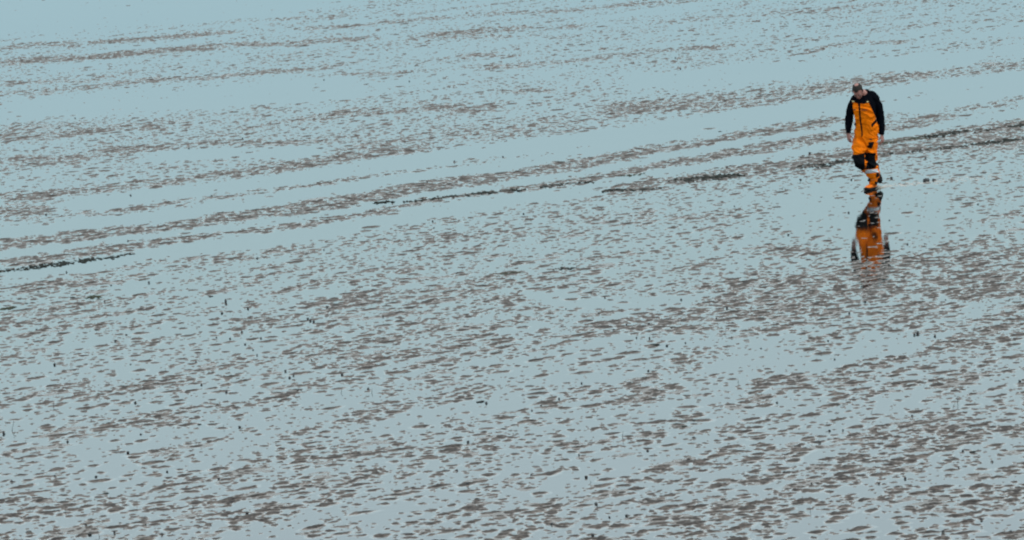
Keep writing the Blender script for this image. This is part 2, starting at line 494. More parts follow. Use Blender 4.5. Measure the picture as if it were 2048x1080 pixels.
def mound_geometry(X, Y, size, seed, K=12, h_scale=1.0, zlow=-0.0032):
    """low irregular domes of mud: outer skirt under the water, two rings, a crest."""
    r = np.random.default_rng(seed)
    n = len(X)
    th = np.linspace(0, 2 * np.pi, K, endpoint=False)[None, :] + r.uniform(0, 6.28, (n, 1))
    big_ = np.clip((size[:, None] - .055) / .05, 0, 1)      # the large ones are drawn out into bars along the ridges
    asp = r.uniform(.80, 1.5, (n, 1)) + .8 * big_
    q = r.uniform(1.25, 2.1, (n, 1))
    a = size[:, None] * np.sqrt(asp); b = size[:, None] / np.sqrt(asp)
    c, s = np.cos(th), np.sin(th)
    rad = (np.abs(c / a) ** q + np.abs(s / b) ** q) ** (-1 / q)
    rad = rad * (1 + .20 * np.sin(2 * th + r.uniform(0, 6.28, (n, 1))) + .15 * np.sin(3 * th + r.uniform(0, 6.28, (n, 1)))
                 + .12 * np.sin(5 * th + r.uniform(0, 6.28, (n, 1))) + r.normal(0, .06, (n, K)))
    lx, ly = rad * c, rad * s
    ang = r.normal(math.radians(12), math.radians(20), (n, 1)) * (1 - .6 * big_) + math.radians(22) * big_
    ca, sa = np.cos(ang), np.sin(ang)
    ex, ey = lx * ca - ly * sa, lx * sa + ly * ca
    h = (0.0035 + 0.062 * size * r.uniform(.6, 1.4, n))[:, None] * h_scale
    ox, oy = r.normal(0, .12, (n, 1)) * size[:, None], r.normal(0, .12, (n, 1)) * size[:, None]
    rings = []
    for f, z in ((1.26, zlow + 0 * h), (.84, .0011 * r.uniform(.2, 2.0, (n, K))), (.60, h * r.uniform(.55, 1.1, (n, K)))):
        rings.append(np.stack([X[:, None] + ex * f + ox * (1 - f), Y[:, None] + ey * f + oy * (1 - f), z + 0 * ex], 2))
    top = np.stack([X[:, None] + ox, Y[:, None] + oy, h * r.uniform(.8, 1.1, (n, 1))], 2)
    V = np.concatenate(rings + [top], 1)                 # n, 3K+1, 3
    k0 = np.arange(K); k1 = (k0 + 1) % K
    tri = []
    for ring in (0, 1):
        o, i = ring * K, (ring + 1) * K
        tri += [np.stack([o + k0, o + k1, i + k1], 1), np.stack([o + k0, i + k1, i + k0], 1)]
    tri.append(np.stack([2 * K + k0, 2 * K + k1, np.full(K, 3 * K)], 1))
    T = np.concatenate(tri, 0)
    return V, T

V, T = mound_geometry(X, Y, size, 3, K=9)
nv = V.shape[1]
inframe = (PX > 8) & (PX < 2040) & (PY > 4) & (PY < 1072)
dist2 = X ** 2 + Y ** 2
show = np.where(inframe, size ** 2 / dist2 ** 1.5, 0)
big = np.argsort(-show)[:300]
isbig = np.zeros(N, bool); isbig[big] = True
for far_ in (False, True):
    rest = np.where(~isbig & ((PY < 340) == far_))[0]
    if far_:
        Vr, Tr = mound_geometry(X[rest], Y[rest], size[rest], 4, K=7)
    else:
        Vr, Tr = V[rest], T
    Fr = (Tr[None] + (np.arange(len(rest)) * Vr.shape[1])[:, None, None]).reshape(-1, 3)
    mm = link('mud_mounds', mesh_np('mud_mounds', Vr.reshape(-1, 3), Fr), MUD, mudflat)
    mm['kind'] = 'stuff'
for i in big:
    v = V[i] - np.array([X[i], Y[i], 0])
    o = link('mud_mound', mesh_np('mud_mound', v, T), MUD, mudflat)
    o.location = (X[i], Y[i], 0)

# the fine specks of mud between the mounds
acc2 = (rng.random(NCAND) < np.minimum(1, (dens ** 1.2) * 34.0 / cand_per_m2)) & vis
X2, Y2 = Xc[acc2] + rng.normal(0, .05, acc2.sum()), Yc[acc2] + rng.normal(0, .05, acc2.sum())
V2, T2 = mound_geometry(X2, Y2, np.exp(rng.normal(math.log(.017), .3, len(X2))), 9, K=7)
sp2 = link('mud_specks', mesh_np('mud_specks', V2.reshape(-1, 3), (T2[None] + (np.arange(len(V2)) * V2.shape[1])[:, None, None]).reshape(-1, 3)), MUD, mudflat)
sp2['kind'] = 'stuff'
print('specks', len(X2))
# low wet pads of paler silt, barely awash, where the mounds crowd together
acc3 = (rng.random(NCAND) < np.clip((dens - .42) / .5, 0, 1) * 11.0 / cand_per_m2) & vis
X3, Y3 = Xc[acc3], Yc[acc3]
V3, T3 = mound_geometry(X3, Y3, np.clip(np.exp(rng.normal(math.log(.085), .4, len(X3))), .03, .2), 14, K=10, h_scale=.10)
pad = link('silt_pads', mesh_np('silt_pads', V3.reshape(-1, 3), (T3[None] + (np.arange(len(V3)) * V3.shape[1])[:, None, None]).reshape(-1, 3)), SILT_PAD, mudflat)
pad['kind'] = 'stuff'
print('pads', len(X3))

# pale silt stirred up behind the walker: long thin flat swirls
sx, sy, ss = [], [], []
for k in range(240):
    f = rng.random() ** 1.3
    px = 1752 + f * 250
    py = 374 - f * 22 + rng.normal(0, 1.6 + 2.2 * f)
    g = ground(px, py)
    sx.append(g[0]); sy.append(g[1]); ss.append(rng.uniform(.012, .035) * (1.2 - .4 * f))
Vs, Ts = mound_geometry(np.array(sx), np.array(sy), np.array(ss), 8, K=10, h_scale=.35, zlow=-.003)
st = link('silt_swirls', mesh_np('silt_swirls', Vs.reshape(-1, 3), (Ts[None] + (np.arange(len(Vs)) * Vs.shape[1])[:, None, None]).reshape(-1, 3)), SILT)
tag(st, 'pale trail of stirred silt behind the walking man', 'silt', kind='stuff')

# ------------------------------------------------------------------ seaweed clumps
def flakes(line_px, n, spread, smin, smax, seed):
    """tangle of small crinkled fronds along a line on the mud."""
    r = np.random.default_rng(seed)
    pts = np.array([ground(*p) for p in line_px])
    seg = np.linalg.norm(np.diff(pts, axis=0), axis=1)
    cum = np.concatenate([[0], np.cumsum(seg)])
    vs, fs, cents = [], [], []
    clump = r.random(max(3, n // 14)) * cum[-1]
    for k in range(n):
        d = np.clip(r.choice(clump) + r.normal(0, .10), 0, cum[-1]) if r.random() < .85 else r.random() * cum[-1]
        c = np.array([np.interp(d, cum, pts[:, j]) for j in range(3)])
        c = c + np.array([r.normal(0, spread * .8), r.normal(0, spread), 0])
        cents.append(c)
        s = r.uniform(smin, smax)
        K = 7
        th = np.sort(r.uniform(0, 6.28, K))
        rx, ry = s * r.uniform(.7, 1.8), s * r.uniform(.4, .9)
        h = s * r.uniform(.25, .75)
        b = len(vs)
        rot = r.normal(.2, .5)
        for z, f in ((-.004, 1.0), (h * .6, .8)):
            for t in th:
                x, y = rx * f * math.cos(t) * r.uniform(.75, 1.2), ry * f * math.sin(t) * r.uniform(.75, 1.2)
                vs.append((c[0] + x * math.cos(rot) - y * math.sin(rot), c[1] + x * math.sin(rot) + y * math.cos(rot), z * r.uniform(.7, 1.3)))
        vs.append((c[0], c[1], h))
        for q in range(K):
            w = (q + 1) % K
            fs += [(b + q, b + w, b + K + w), (b + q, b + K + w, b + K + q), (b + K + q, b + K + w, b + 2 * K)]
    # the stringy strand the fronds hang on
    def strip(a, b_, w):
        i = len(vs)
        d = b_ - a; q = np.array([-d[1], d[0], 0]); q = q / (np.linalg.norm(q) + 1e-9) * w
        for p in (a - q, a + q, b_ + q, b_ - q): vs.append((p[0], p[1], .004))
        vs.append((a[0], a[1], .005)); vs.append((b_[0], b_[1], .005))
        fs.extend([(i, i + 4, i + 5), (i, i + 5, i + 3), (i + 1, i + 2, i + 5), (i + 1, i + 5, i + 4)])
    for a, b_ in zip(pts[:-1], pts[1:]): strip(a, b_, .002)
    for c in cents:
        best = min(((np.linalg.norm(c - (a + (b_ - a) * t)), tuple(a + (b_ - a) * t)) for a, b_ in zip(pts[:-1], pts[1:]) for t in [np.clip(np.dot(c - a, b_ - a) / (np.dot(b_ - a, b_ - a) + 1e-9), 0, 1)]))
        strip(c, np.array(best[1]), .002)
    return np.array(vs), fs

WEEDS = [
 ('long dark line of seaweed along the channel edge at the left side of the frame', [(-30,544),(40,539),(85,532),(130,527)], 130, .09, .012, .030, WEED),
 ('shorter dark seaweed strip just right of the long one at left', [(137,524),(175,519),(225,515)], 75, .09, .011, .028, WEED),
 ('thin wisps of seaweed trailing right from the strip in the left channel', [(238,511),(268,507)], 16, .03, .010, .022, WEED),
 ('small black seaweed strip floating in the water left of the middle ridge', [(757,406),(773,404),(790,403)], 40, .04, .014, .032, WEED),
 ('loose dark seaweed tufts where the middle ridge begins', [(815,404),(845,401),(880,397)], 55, .07, .012, .030, WEED),
 ('dark seaweed strip under the middle ridge nearest the channel', [(880,396),(925,391),(962,387),(1040,380)], 150, .08, .012, .032, WEED),
 ('faint dark seaweed fringe on the middle ridge right of centre', [(1090,374),(1130,368),(1180,364)], 70, .07, .011, .026, WEED),
 ('thin olive seaweed fringe where the middle ridge narrows', [(1245,352),(1286,348)], 34, .05, .010, .022, WEED_OLIVE),
 ('black seaweed pieces strung out in open water left of the big clump', [(1212,382),(1235,380),(1262,381),(1290,380),(1312,377)], 85, .06, .015, .038, WEED),
 ('big bushy dark seaweed clump on the ridge left of the man', [(1352,362),(1380,359),(1410,357),(1440,354),(1465,351)], 240, .12, .015, .038, WEED),
 ('dark seaweed band on the ridge just left of the man', [(1600,335),(1640,329),(1680,324),(1704,321)], 110, .10, .012, .032, WEED),
 ('flat dark seaweed mat below the ridge left of the man', [(1645,334),(1668,331)], 34, .05, .014, .03, WEED),
 ('olive dark seaweed strip starting beside the right hand of the man', [(1768,287),(1800,281),(1850,276)], 110, .08, .012, .03, WEED_OLIVE),
 ('bushy seaweed clump on the upper ridge right of the man', [(1855,274),(1890,268),(1920,264),(1960,260)], 150, .11, .013, .034, WEED),
 ('small bushy seaweed clump on the upper ridge at the right edge', [(2000,256),(2030,253),(2050,249)], 70, .08, .014, .034, WEED),
 ('long dark seaweed line on the lower ridge running to the right edge', [(1955,289),(1990,285),(2020,281),(2060,276)], 160, .08, .013, .034, WEED),
 ('scattered dark seaweed on the lower ridge right of the man', [(1835,303),(1870,298),(1905,293)], 80, .10, .012, .03, WEED),
 ('dark seaweed specks at the foot of the ridge behind the knees', [(1757,309),(1790,307),(1820,304)], 40, .08, .012, .026, WEED),
 ('small olive seaweed clump in water near the left edge', [(4,619),(14,617),(25,615)], 36, .03, .013, .03, WEED_OLIVE),
 ('olive ring of seaweed round a mound left of centre', [(175,597),(184,594),(195,594)], 40, .05, .011, .026, WEED_OLIVE),
 ('low dark seaweed patch on the mound above the centre of the frame', [(1010,548),(1022,546),(1034,545)], 40, .05, .012, .028, WEED_OLIVE),
 ('thin seaweed streak on a mound right of the frame centre', [(1112,538),(1130,536),(1146,537)], 26, .04, .011, .024, WEED),
]
for k, (lab, ln, n, spread, s0, s1, m) in enumerate(WEEDS):
    v, f = flakes(ln, int(n * 1.0), spread * 1.15, s0, s1 * 1.1, 100 + k)
    base = ground(*ln[len(ln) // 2])
    o = link('seaweed_clump', mesh_np('seaweed_clump', v - base, f, False), m)
    o.location = base
    tag(o, lab, 'seaweed', 'seaweed clumps on the mud ridges')

# ------------------------------------------------------------------ pebbles, scraps, twigs
def lump_mesh(seed, flat=1.0):
    r = np.random.default_rng(seed)
    bm = bmesh.new()
    bmesh.ops.create_icosphere(bm, subdivisions=2, radius=1.0)
    for v in bm.verts:
        f = 1 + .38 * (r.random() - .5) + .2 * math.sin(3 * v.co.x + seed)
        v.co *= f
        v.co.z *= flat
    me = bpy.data.meshes.new('pebble')
    bm.to_mesh(me); bm.free()
    return me
peb_meshes = [lump_mesh(k) for k in range(6)]
for me in peb_meshes: me.materials.append(STONE)
flat_meshes = []
for k in range(4):
    me = lump_mesh(40 + k, .2); me.materials.append(WEED); flat_meshes.append(me)

PEBBLES = [(444,627),(496,618),(484,665),(460,678),(433,675),(522,677),(490,689),(506,700),(514,711),(587,752),(579,756),(623,720),
 (698,738),(684,750),(403,770),(453,785),(595,782),(602,780),(737,780),(766,634),(654,615),(748,605),(256,482),(222,571),(209,605),(298,566),
 (133,545),(155,554),(514,517),(613,508),(648,500),(109,730),(73,660),(252,670),(231,683),(261,729),(392,725),(571,743),(1227,660),(1253,650),
 (1277,641),(1298,648),(1287,653),(1299,677),(1454,617),(1497,625),(1433,638),(1334,692),(1198,628),(1132,618),(1273,676),(1464,676),(1371,686),
 (1297,742),(1163,767),(1182,587),(1210,596),(1362,600),(271,806),(282,869),(8,868),(479,855),(135,884),(44,917),(256,906),(192,954),(437,958),(334,944),
 (494,1027),(421,1051),(172,1051),(180,1070),(229,1066),(324,1070),(292,1051),(24,964),(110,953),(118,1022),(973,807),(1118,798),(1158,911),(1172,955),
 (1377,920),(1295,902),(1192,1009),(1104,1050),(935,970),(1387,877),(1253,1032),(1219,1035),(1082,812),(1064,822),(936,885),(914,942),(1063,950),(1186,1071),
 (1554,806),(1824,833),(1639,886),(1686,861),(1659,862),(1984,924),(1917,936),(1569,917),(1568,946),(1623,968),(1758,968),(1886,1064),(1963,1040),(1903,1001),
 (2022,1066),(1810,958),(1926,902),(1842,892),(1933,864),(1606,620),(1730,604),(1794,575),(1826,583),(1891,600),(1699,627),(1870,673),(1656,682),
 (1815,489),(1469,413),(1577,470),(1551,500),(1697,426),(1956,409),(1779,441),(1669,719),(1522,697),(2039,764),(2019,600),(636,20),(1455,7),(1556,3),
 (1446,46),(1518,100),(1576,47),(1806,26),(1666,116),(1351,116),(1818,51),(1361,138),(920,80),(933,27),(819,163),(759,209),(1153,132),(1131,72),(648,160),
 (682,69),(1013,282),(1005,181),(378,297),(485,277),(292,365),(330,367),(485,290),(118,255),(423,392),(261,391),(241,423),(92,430),(150,237),(627,238),(456,260),
 (1006,314),(909,324),(854,364),(865,443),(868,456),(1047,428),(1675,301),(1454,336),(1601,360),(1703,360),(2019,362),(1851,316)]
UNIQUE_PEBBLES = [
 ((452,605), 'tall black pebble standing upright like a post left of centre', .95, 1.8),
 ((616,639), 'leftmost of three small black pebbles set close together in a slanting row', .9, 1.0),
 ((620.5,642), 'middle one of three small black pebbles in a slanting row', .9, 1.0),
 ((628,644.5), 'rightmost of three small black pebbles set close together in a slanting row', 1.0, 1.0),
 ((1619,308), 'round black pebble in the clear water strip left of the thigh of the man', 1.4, 1.0),
 ((1783,357), 'black pebble in the water right behind the lower leg of the man', 1.2, 1.0),
 ((1835,668), 'larger black pebble beside a small one in water below right of the reflection', 1.2, 1.0),
 ((1829,670), 'smaller black pebble touching a larger one below right of the reflection', .8, 1.0),
]
SCRAPS = [(642,598),(422,593),(1347,655),(1309,690),(399,849),(212,987),(57,1064),(960,804),(1369,853),(1392,841),(1676,810),(1945,904),(1975,688),(2030,12),(1440,263),(560,794),
          (77,583),(40,598),(145,595),(52,607),(193,660),(705,663)]
COLS = ('at the left edge', 'left of centre', 'in the middle', 'right of centre', 'towards the right', 'at the right edge')
ROWS = ('top strip', 'upper part', 'band above the middle', 'band below the middle', 'lower part', 'bottom strip')
ORD = ('highest', 'second highest', 'third highest', 'fourth highest', 'fifth highest', 'sixth highest', 'seventh highest', 'eighth highest', 'ninth highest', 'tenth highest', 'eleventh highest', 'twelfth highest')
def places(pts, what):
    cells = {}
    for p in pts:
        cells.setdefault((min(5, int(p[0] / 341.4)), min(5, int(p[1] / 180.01))), []).append(p)
    res = {}
    for (cx, cy), lst in cells.items():
        lst.sort(key=lambda p: (p[1], p[0]))
        for k, p in enumerate(lst):
            o_ = 'only' if len(lst) == 1 else ('lowest' if k == len(lst) - 1 else ORD[k])
            res[p[0], p[1]] = o_ + ' ' + what + ' ' + COLS[cx] + ' of the ' + ROWS[cy]
    return res
def put(name, me, px, py, r, zs=1.0, zoff=.25):
    o = bpy.data.objects.new(name, me)
    col.objects.link(o)
    g = ground(px, py)
    o.location = (g[0], g[1], r * zs * zoff)
    o.rotation_euler = (0, 0, random.uniform(0, 6.28))
    o.scale = (r, r * random.uniform(.8, 1.1), r * zs)
    return o
PEB_L = places(PEBBLES, 'lone small black pebble')
for k, (px, py) in enumerate(PEBBLES):
    o = put('pebble', peb_meshes[k % 6], px, py, random.uniform(.009, .0165), random.uniform(.8, 1.1), .55)
    tag(o, PEB_L[px, py], 'pebble', 'small black pebbles scattered over the mudflat')
for k, ((px, py), lab, s, zs) in enumerate(UNIQUE_PEBBLES):
    o = put('pebble', peb_meshes[k % 6], px, py, .017 * s, zs, .6)
    tag(o, lab, 'pebble', 'small black pebbles scattered over the mudflat')
SCR_L = places(SCRAPS, 'flat blackish seaweed scrap')
for k, (px, py) in enumerate(SCRAPS):
    big_ = (px, py) in ((1309, 690), (960, 804), (1369, 853), (1392, 841))
    r = random.uniform(.03, .045) * (1.25 if big_ else .8)
    o = put('seaweed_scrap', flat_meshes[k % 4], px, py, r, 1.0, .12)
    o.rotation_euler.z = random.uniform(-.3, .5)
    o.scale = (r, r * .7, r)
    tag(o, SCR_L[px, py], 'seaweed', 'flat seaweed scraps on the mudflat')
for px, py, r, lab in ((1853, 362, .055, 'larger of two dark mud lumps in the water right of the boots'),
                       (1868, 361, .038, 'smaller of two dark mud lumps in the water right of the boots')):
    o = put('mud_lump', peb_meshes[2], px, py, r, .6, .3)
    tag(o, lab, 'mud lump', 'dark mud lumps right of the man')

TWIGS = [(24,861,17,.35),(107,814,9,.05),(199,797,7,.1),(74,904,8,-.5),(130,1021,8,.3),(199,1074,10,-.3),(447,857,8,.1),(38,974,6,0),(1246,877,15,.02),(1181,968,7,.1),
 (1396,1008,12,0),(960,921,7,.1),(1915,806,15,.02),(1620,1025,11,.1),(1906,816,10,.4),(1742,826,7,.6),(117,664,9,-.5),(1450,668,10,.4),(1476,766,9,0),(1946,662,11,.5),(682,785,8,.4),(744,786,9,.05)]
def twig_mesh(L, lean, seed):
    r = np.random.default_rng(seed)
    bm = bmesh.new()
    rad = .0030
    rings = []
    for k in range(6):
        f = k / 5
        c = Vector((lean * L * (f ** 1.6) + r.normal(0, .002), r.normal(0, .002), -.01 + (L + .01) * f))
        if abs(lean) > .3 and k > 3: c.x -= lean * L * .35 * (f - .6)
        w = rad * (1.1 - .5 * f)
        rings.append([bm.verts.new(c + Vector((w * math.cos(a), w * math.sin(a), 0))) for a in np.linspace(0, 2 * math.pi, 6)[:-1]])
    for a, b in zip(rings, rings[1:]):
        for q in range(5):
            bm.faces.new((a[q], a[(q + 1) % 5], b[(q + 1) % 5], b[q]))
    bm.faces.new(rings[-1])
    me = bpy.data.meshes.new('twig')
    bm.to_mesh(me); bm.free()
    return me
TW_LABEL = {0: 'tallest curved dark twig sticking up at the far left edge', 8: 'straight thin twig standing alone in open water below centre', 12: 'long upright twig among mounds at the right',
            16: 'forked looking bent twig near the left edge above the middle', 19: 'hooked twig curving over near the right edge'}
TWG_L = places([t for k_, t in enumerate(TWIGS) if k_ not in TW_LABEL], 'short thin dark twig')
for k, (px, py, hpx, lean) in enumerate(TWIGS):
    g = ground(px, py)
    L = hpx / (FPX / g[1]) * 1.0
    o = link('twig', twig_mesh(L, lean, k), TWIG)
    o.location = g
    tag(o, TW_LABEL.get(k) or TWG_L[px, py], 'twig', 'thin twigs standing in the mud')

# ------------------------------------------------------------------ the walking man
FOOT = ground(1742, 379)
YP = FOOT[1]
def P(px, py, dy=0.0):
    v = ray(px, py)
    t = (YP + dy) / v[1]
    return Vector((v[0] * t, v[1] * t, CAM_H + v[2] * t)) - Vector(FOOT)

def limb(bm, st, nseg=16, sub=5, cap=True, lat=Vector((1, 0, 0))):
    """closed tube through stations (Vector, lateral radius, depth radius), Catmull-Rom between them, rounded ends."""
    pts = [np.array([*s[0], s[1], s[2]], float) for s in st]
    ext = [2 * pts[0] - pts[1]] + pts + [2 * pts[-1] - pts[-2]]
    C = []
    for i in range(1, len(ext) - 2):
        p0, p1, p2, p3 = ext[i - 1:i + 3]
        for k in range(sub):
            t = k / sub
            C.append(.5 * ((2 * p1) + (-p0 + p2) * t + (2 * p0 - 5 * p1 + 4 * p2 - p3) * t * t + (-p0 + 3 * p1 - 3 * p2 + p3) * t ** 3))
    C.append(pts[-1])
    rings = []
    def ring(c, t, rx, ry):
        l = (lat - lat.dot(t) * t)
        if l.length < .05: l = Vector((0, 1, 0)) - Vector((0, 1, 0)).dot(t) * t
        l.normalize()
        d = t.cross(l)
        rings.append([bm.verts.new(c + l * (rx * math.cos(a)) + d * (ry * math.sin(a))) for a in [2 * math.pi * q / nseg for q in range(nseg)]])
    n = len(C)
    for i, c in enumerate(C):
        a, b = C[max(0, i - 1)], C[min(n - 1, i + 1)]
        t = Vector((b - a)[:3]).normalized()
        cc = Vector(c[:3]); rx, ry = max(c[3], .002), max(c[4], .002)
        if i == 0 and cap:
            for f in (.95, .75, .45): ring(cc - t * (min(rx, ry) * f), t, rx * math.sqrt(1 - f * f), ry * math.sqrt(1 - f * f))
        ring(cc, t, rx, ry)
        if i == n - 1 and cap:
            for f in (.45, .75, .95): ring(cc + t * (min(rx, ry) * f), t, rx * math.sqrt(1 - f * f), ry * math.sqrt(1 - f * f))
    for a, b in zip(rings, rings[1:]):
        for q in range(nseg):
            bm.faces.new((a[q], a[(q + 1) % nseg], b[(q + 1) % nseg], b[q]))
    bm.faces.new(rings[0][::-1]); bm.faces.new(rings[-1])

def ellipsoid(bm, c, r, rot=None):
    res = bmesh.ops.create_icosphere(bm, subdivisions=3, radius=1.0)
    m = Matrix.Diagonal((*r, 1))
    if rot is not None: m = rot.to_4x4() @ m
    bmesh.ops.transform(bm, matrix=Matrix.Translation(c) @ m, verts=res['verts'])

def remeshed(bm, voxel, smooth=4):
    bmesh.ops.recalc_face_normals(bm, faces=bm.faces)
    me = bpy.data.meshes.new('tmp'); bm.to_mesh(me); bm.free()
    o = bpy.data.objects.new('tmp', me); col.objects.link(o)
    m = o.modifiers.new('r', 'REMESH'); m.mode = 'VOXEL'; m.voxel_size = voxel; m.use_smooth_shade = True
    s = o.modifiers.new('s', 'SMOOTH'); s.iterations = smooth; s.factor = .5
    dg = bpy.context.evaluated_depsgraph_get(); dg.update()
    res = bpy.data.meshes.new_from_object(o.evaluated_get(dg))
    bpy.data.objects.remove(o)
    res.polygons.foreach_set('use_smooth', np.ones(len(res.polygons), bool))
    return res

def arrays(me):
    co = np.empty(len(me.vertices) * 3, np.float32); me.vertices.foreach_get('co', co)
    no = np.empty(len(me.vertices) * 3, np.float32); me.vertices.foreach_get('normal', no)
    return co.reshape(-1, 3).astype(float), no.reshape(-1, 3).astype(float)

def displace(me, amp, fx, fz, seed, mask=None):
    """cloth folds: smooth ridged wrinkles along the surface normal."""
    co, no = arrays(me)
    w = vnoise3(co[:, 0] * 4, co[:, 1] * 4, co[:, 2] * 4, seed + 5) - .5
    a = vnoise3(co[:, 0] * fx + w * 3, co[:, 1] * fx, co[:, 2] * fz + co[:, 0] * fz * .45 + w * 3, seed)
    b = vnoise3(co[:, 0] * fx * 2.1 - w * 2, co[:, 1] * fx * 2.1, co[:, 2] * fz * 1.7 - co[:, 0] * fz * .6, seed + 1)
    h = (1 - 2 * np.abs(a - .5)) ** 2 - .4 + .5 * (b - .5)
    co = co + no * (h * amp)[:, None]
    me.vertices.foreach_set('co', co.astype(np.float32).ravel()); me.update()

def faces_of(me):
    nf = len(me.polygons)
    tot = np.empty(nf, np.int32); me.polygons.foreach_get('loop_total', tot)
    li = np.empty(len(me.loops), np.int32); me.loops.foreach_get('vertex_index', li)
    assert (tot == 4).all()
    return li.reshape(-1, 4)

def in_poly(x, y, poly):
    r = np.zeros(len(x), bool)
    n = len(poly)
    for i in range(n):
        (x1, y1), (x2, y2) = poly[i], poly[(i + 1) % n]
        c = ((y1 > y) != (y2 > y)) & (x < (x2 - x1) * (y - y1) / (y2 - y1 + 1e-9) + x1)
        r ^= c
    return r

def sub_mesh(me, fsel, off, name, mat, parent, thick=.004, F=None):
    co, no = arrays(me)
    F = faces_of(me)[fsel]
    used, inv = np.unique(F, return_inverse=True)
    v = co[used] + no[used] * off
    Q = inv.reshape(-1, 4)
    E = np.concatenate([Q[:, [0, 1]], Q[:, [1, 2]], Q[:, [2, 3]], Q[:, [3, 0]]])
    Es = np.sort(E, 1)
    u, cnt = np.unique(Es, axis=0, return_counts=True)
    bd = u[cnt == 1]
    if len(bd):
        for _ in range(7):
            acc_ = np.zeros_like(v); num = np.zeros(len(v))
            np.add.at(acc_, bd[:, 0], v[bd[:, 1]]); np.add.at(acc_, bd[:, 1], v[bd[:, 0]])
            np.add.at(num, bd[:, 0], 1); np.add.at(num, bd[:, 1], 1)
            w_ = num > 0
            v[w_] = .5 * v[w_] + .5 * acc_[w_] / num[w_][:, None]
    m2 = mesh_np(name, v, inv.reshape(-1, 4))
    o = link(name, m2, mat, parent)
    if thick:
        s = o.modifiers.new('thickness', 'SOLIDIFY'); s.thickness = thick; s.offset = -1.0
    return o

def face_px(me):
    co, no = arrays(me)
    F = faces_of(me)
    c = co[F].mean(1)
    n = no[F].mean(1)
    px, py = proj(c + FOOT)
    return c, n, px, py

def patch(me, poly, name, mat, parent, off=.005, ymax=.6, ymin=-9, thick=.005, facing=.15):
    c, n, px, py = face_px(me)
    sel = in_poly(px, py, poly) & (n[:, 1] < -facing) & (c[:, 1] < ymax) & (c[:, 1] > ymin)
    return sub_mesh(me, sel, off, name, mat, parent, thick)

man = bpy.data.objects.new('person', None)
col.objects.link(man)
man.location = FOOT
man.empty_display_size = .3
tag(man, 'man in orange bib overalls and black jersey walking with head bowed', 'person')

# stations of the pose
TORSO = [(1732,284,.0,.165,.125),(1732,272,.0,.172,.130),(1733,256,-.01,.165,.125),(1731,236,-.03,.168,.128),(1729,218,-.04,.178,.125),(1729,205,-.03,.172,.112),(1731,195,.0,.135,.090),(1732,188,.02,.08,.07)]
ARM_L = [(1711,199,.0,.068,.072),(1703,213,.0,.063,.068),(1699,231,.02,.064,.066),(1697.5,246,.01,.062,.062),(1697,258,-.02,.047,.047),(1696.5,265,-.03,.040,.040)]
ARM_R = [(1748,197,.0,.075,.075),(1756,212,.02,.072,.072),(1760,230,.03,.066,.066),(1762,248,.01,.058,.058),(1763,262,-.02,.050,.050),(1763.5,268,-.03,.043,.043)]
LEG_ST = [(1741,280,.0,.110,.115),(1742,296,-.01,.106,.11),(1741,312,-.03,.102,.105),(1741,326,-.03,.100,.10),(1743.5,340,.0,.098,.098),(1746,350,.02,.088,.09),(1746,360,.025,.072,.075),(1745,367,.03,.064,.066)]
LEG_SW = [(1720,281,.0,.108,.118),(1718,296,-.09,.106,.112),(1718.5,312,-.16,.098,.105),(1721,325,-.17,.090,.098),(1729,334,-.09,.078,.080),(1741,339,.08,.070,.072),(1751,343,.22,.060,.062)]
def stations(L, sx=1.0, add=0.0):
    return [(P(a, b, c), rx * sx + add, ry * sx + add) for a, b, c, rx, ry in L]

# head frame
HC = P(1715.5, 181.5, -.13)
_a, _yw, _rl = math.radians(51), math.radians(-18), math.radians(-4)
HR = Matrix.Rotation(_yw, 3, 'Z') @ Matrix.Rotation(_rl, 3, 'Y') @ Matrix.Rotation(_a, 3, 'X')
def hp(x, f, z):          # head-local: x to his left (photo right), f forward, z up
    return HC + HR @ Vector((x, -f, z))

def add_hand(bm, W, d, n, s):
    """palm, four bent fingers of unequal length and a thumb from the side near the wrist."""
    d, n, s = d.normalized(), n.normalized(), s.normalized()
    limb(bm, [(W - d * .05, .026, .022), (W, .027, .021), (W + d * .02, .034, .018)], 12, 3, lat=s)
    limb(bm, [(W + d * .008, .026, .016), (W + d * .045, .040, .016), (W + d * .085, .041, .013)], 12, 4, lat=s)
    lens = (.074, .083, .077, .060)
    offs = (.031, .0105, -.0105, -.030)
    for L, o in zip(lens, offs):
        base = W + d * .075 + s * o
        ang = .25 + .12 * random.random()
        p, st = base, [(base - d * .03, .0095, .0095), (base + d * .01, .0095, .0095)]
        cur = d + s * (o * 1.6)
        a = 0.0
        p = base + d * .01
        for f, r in ((.45, .0088), (.32, .008), (.23, .0068)):
            a += ang
            v = (cur * math.cos(a) + n * math.sin(a)).normalized()
            p = p + v * (L * f)
            st.append((p, r, r))
        limb(bm, st, 8, 3)
    b = W + d * .018 + s * .020
    limb(bm, [(b, .013, .013), (b + (s * .55 + d * .75 + n * .30) * .030, .0115, .0115), (b + (s * .50 + d * 1.0 + n * .50) * .050, .010, .010), (b + (s * .38 + d * 1.15 + n * .65) * .062, .008, .008)], 8, 3)

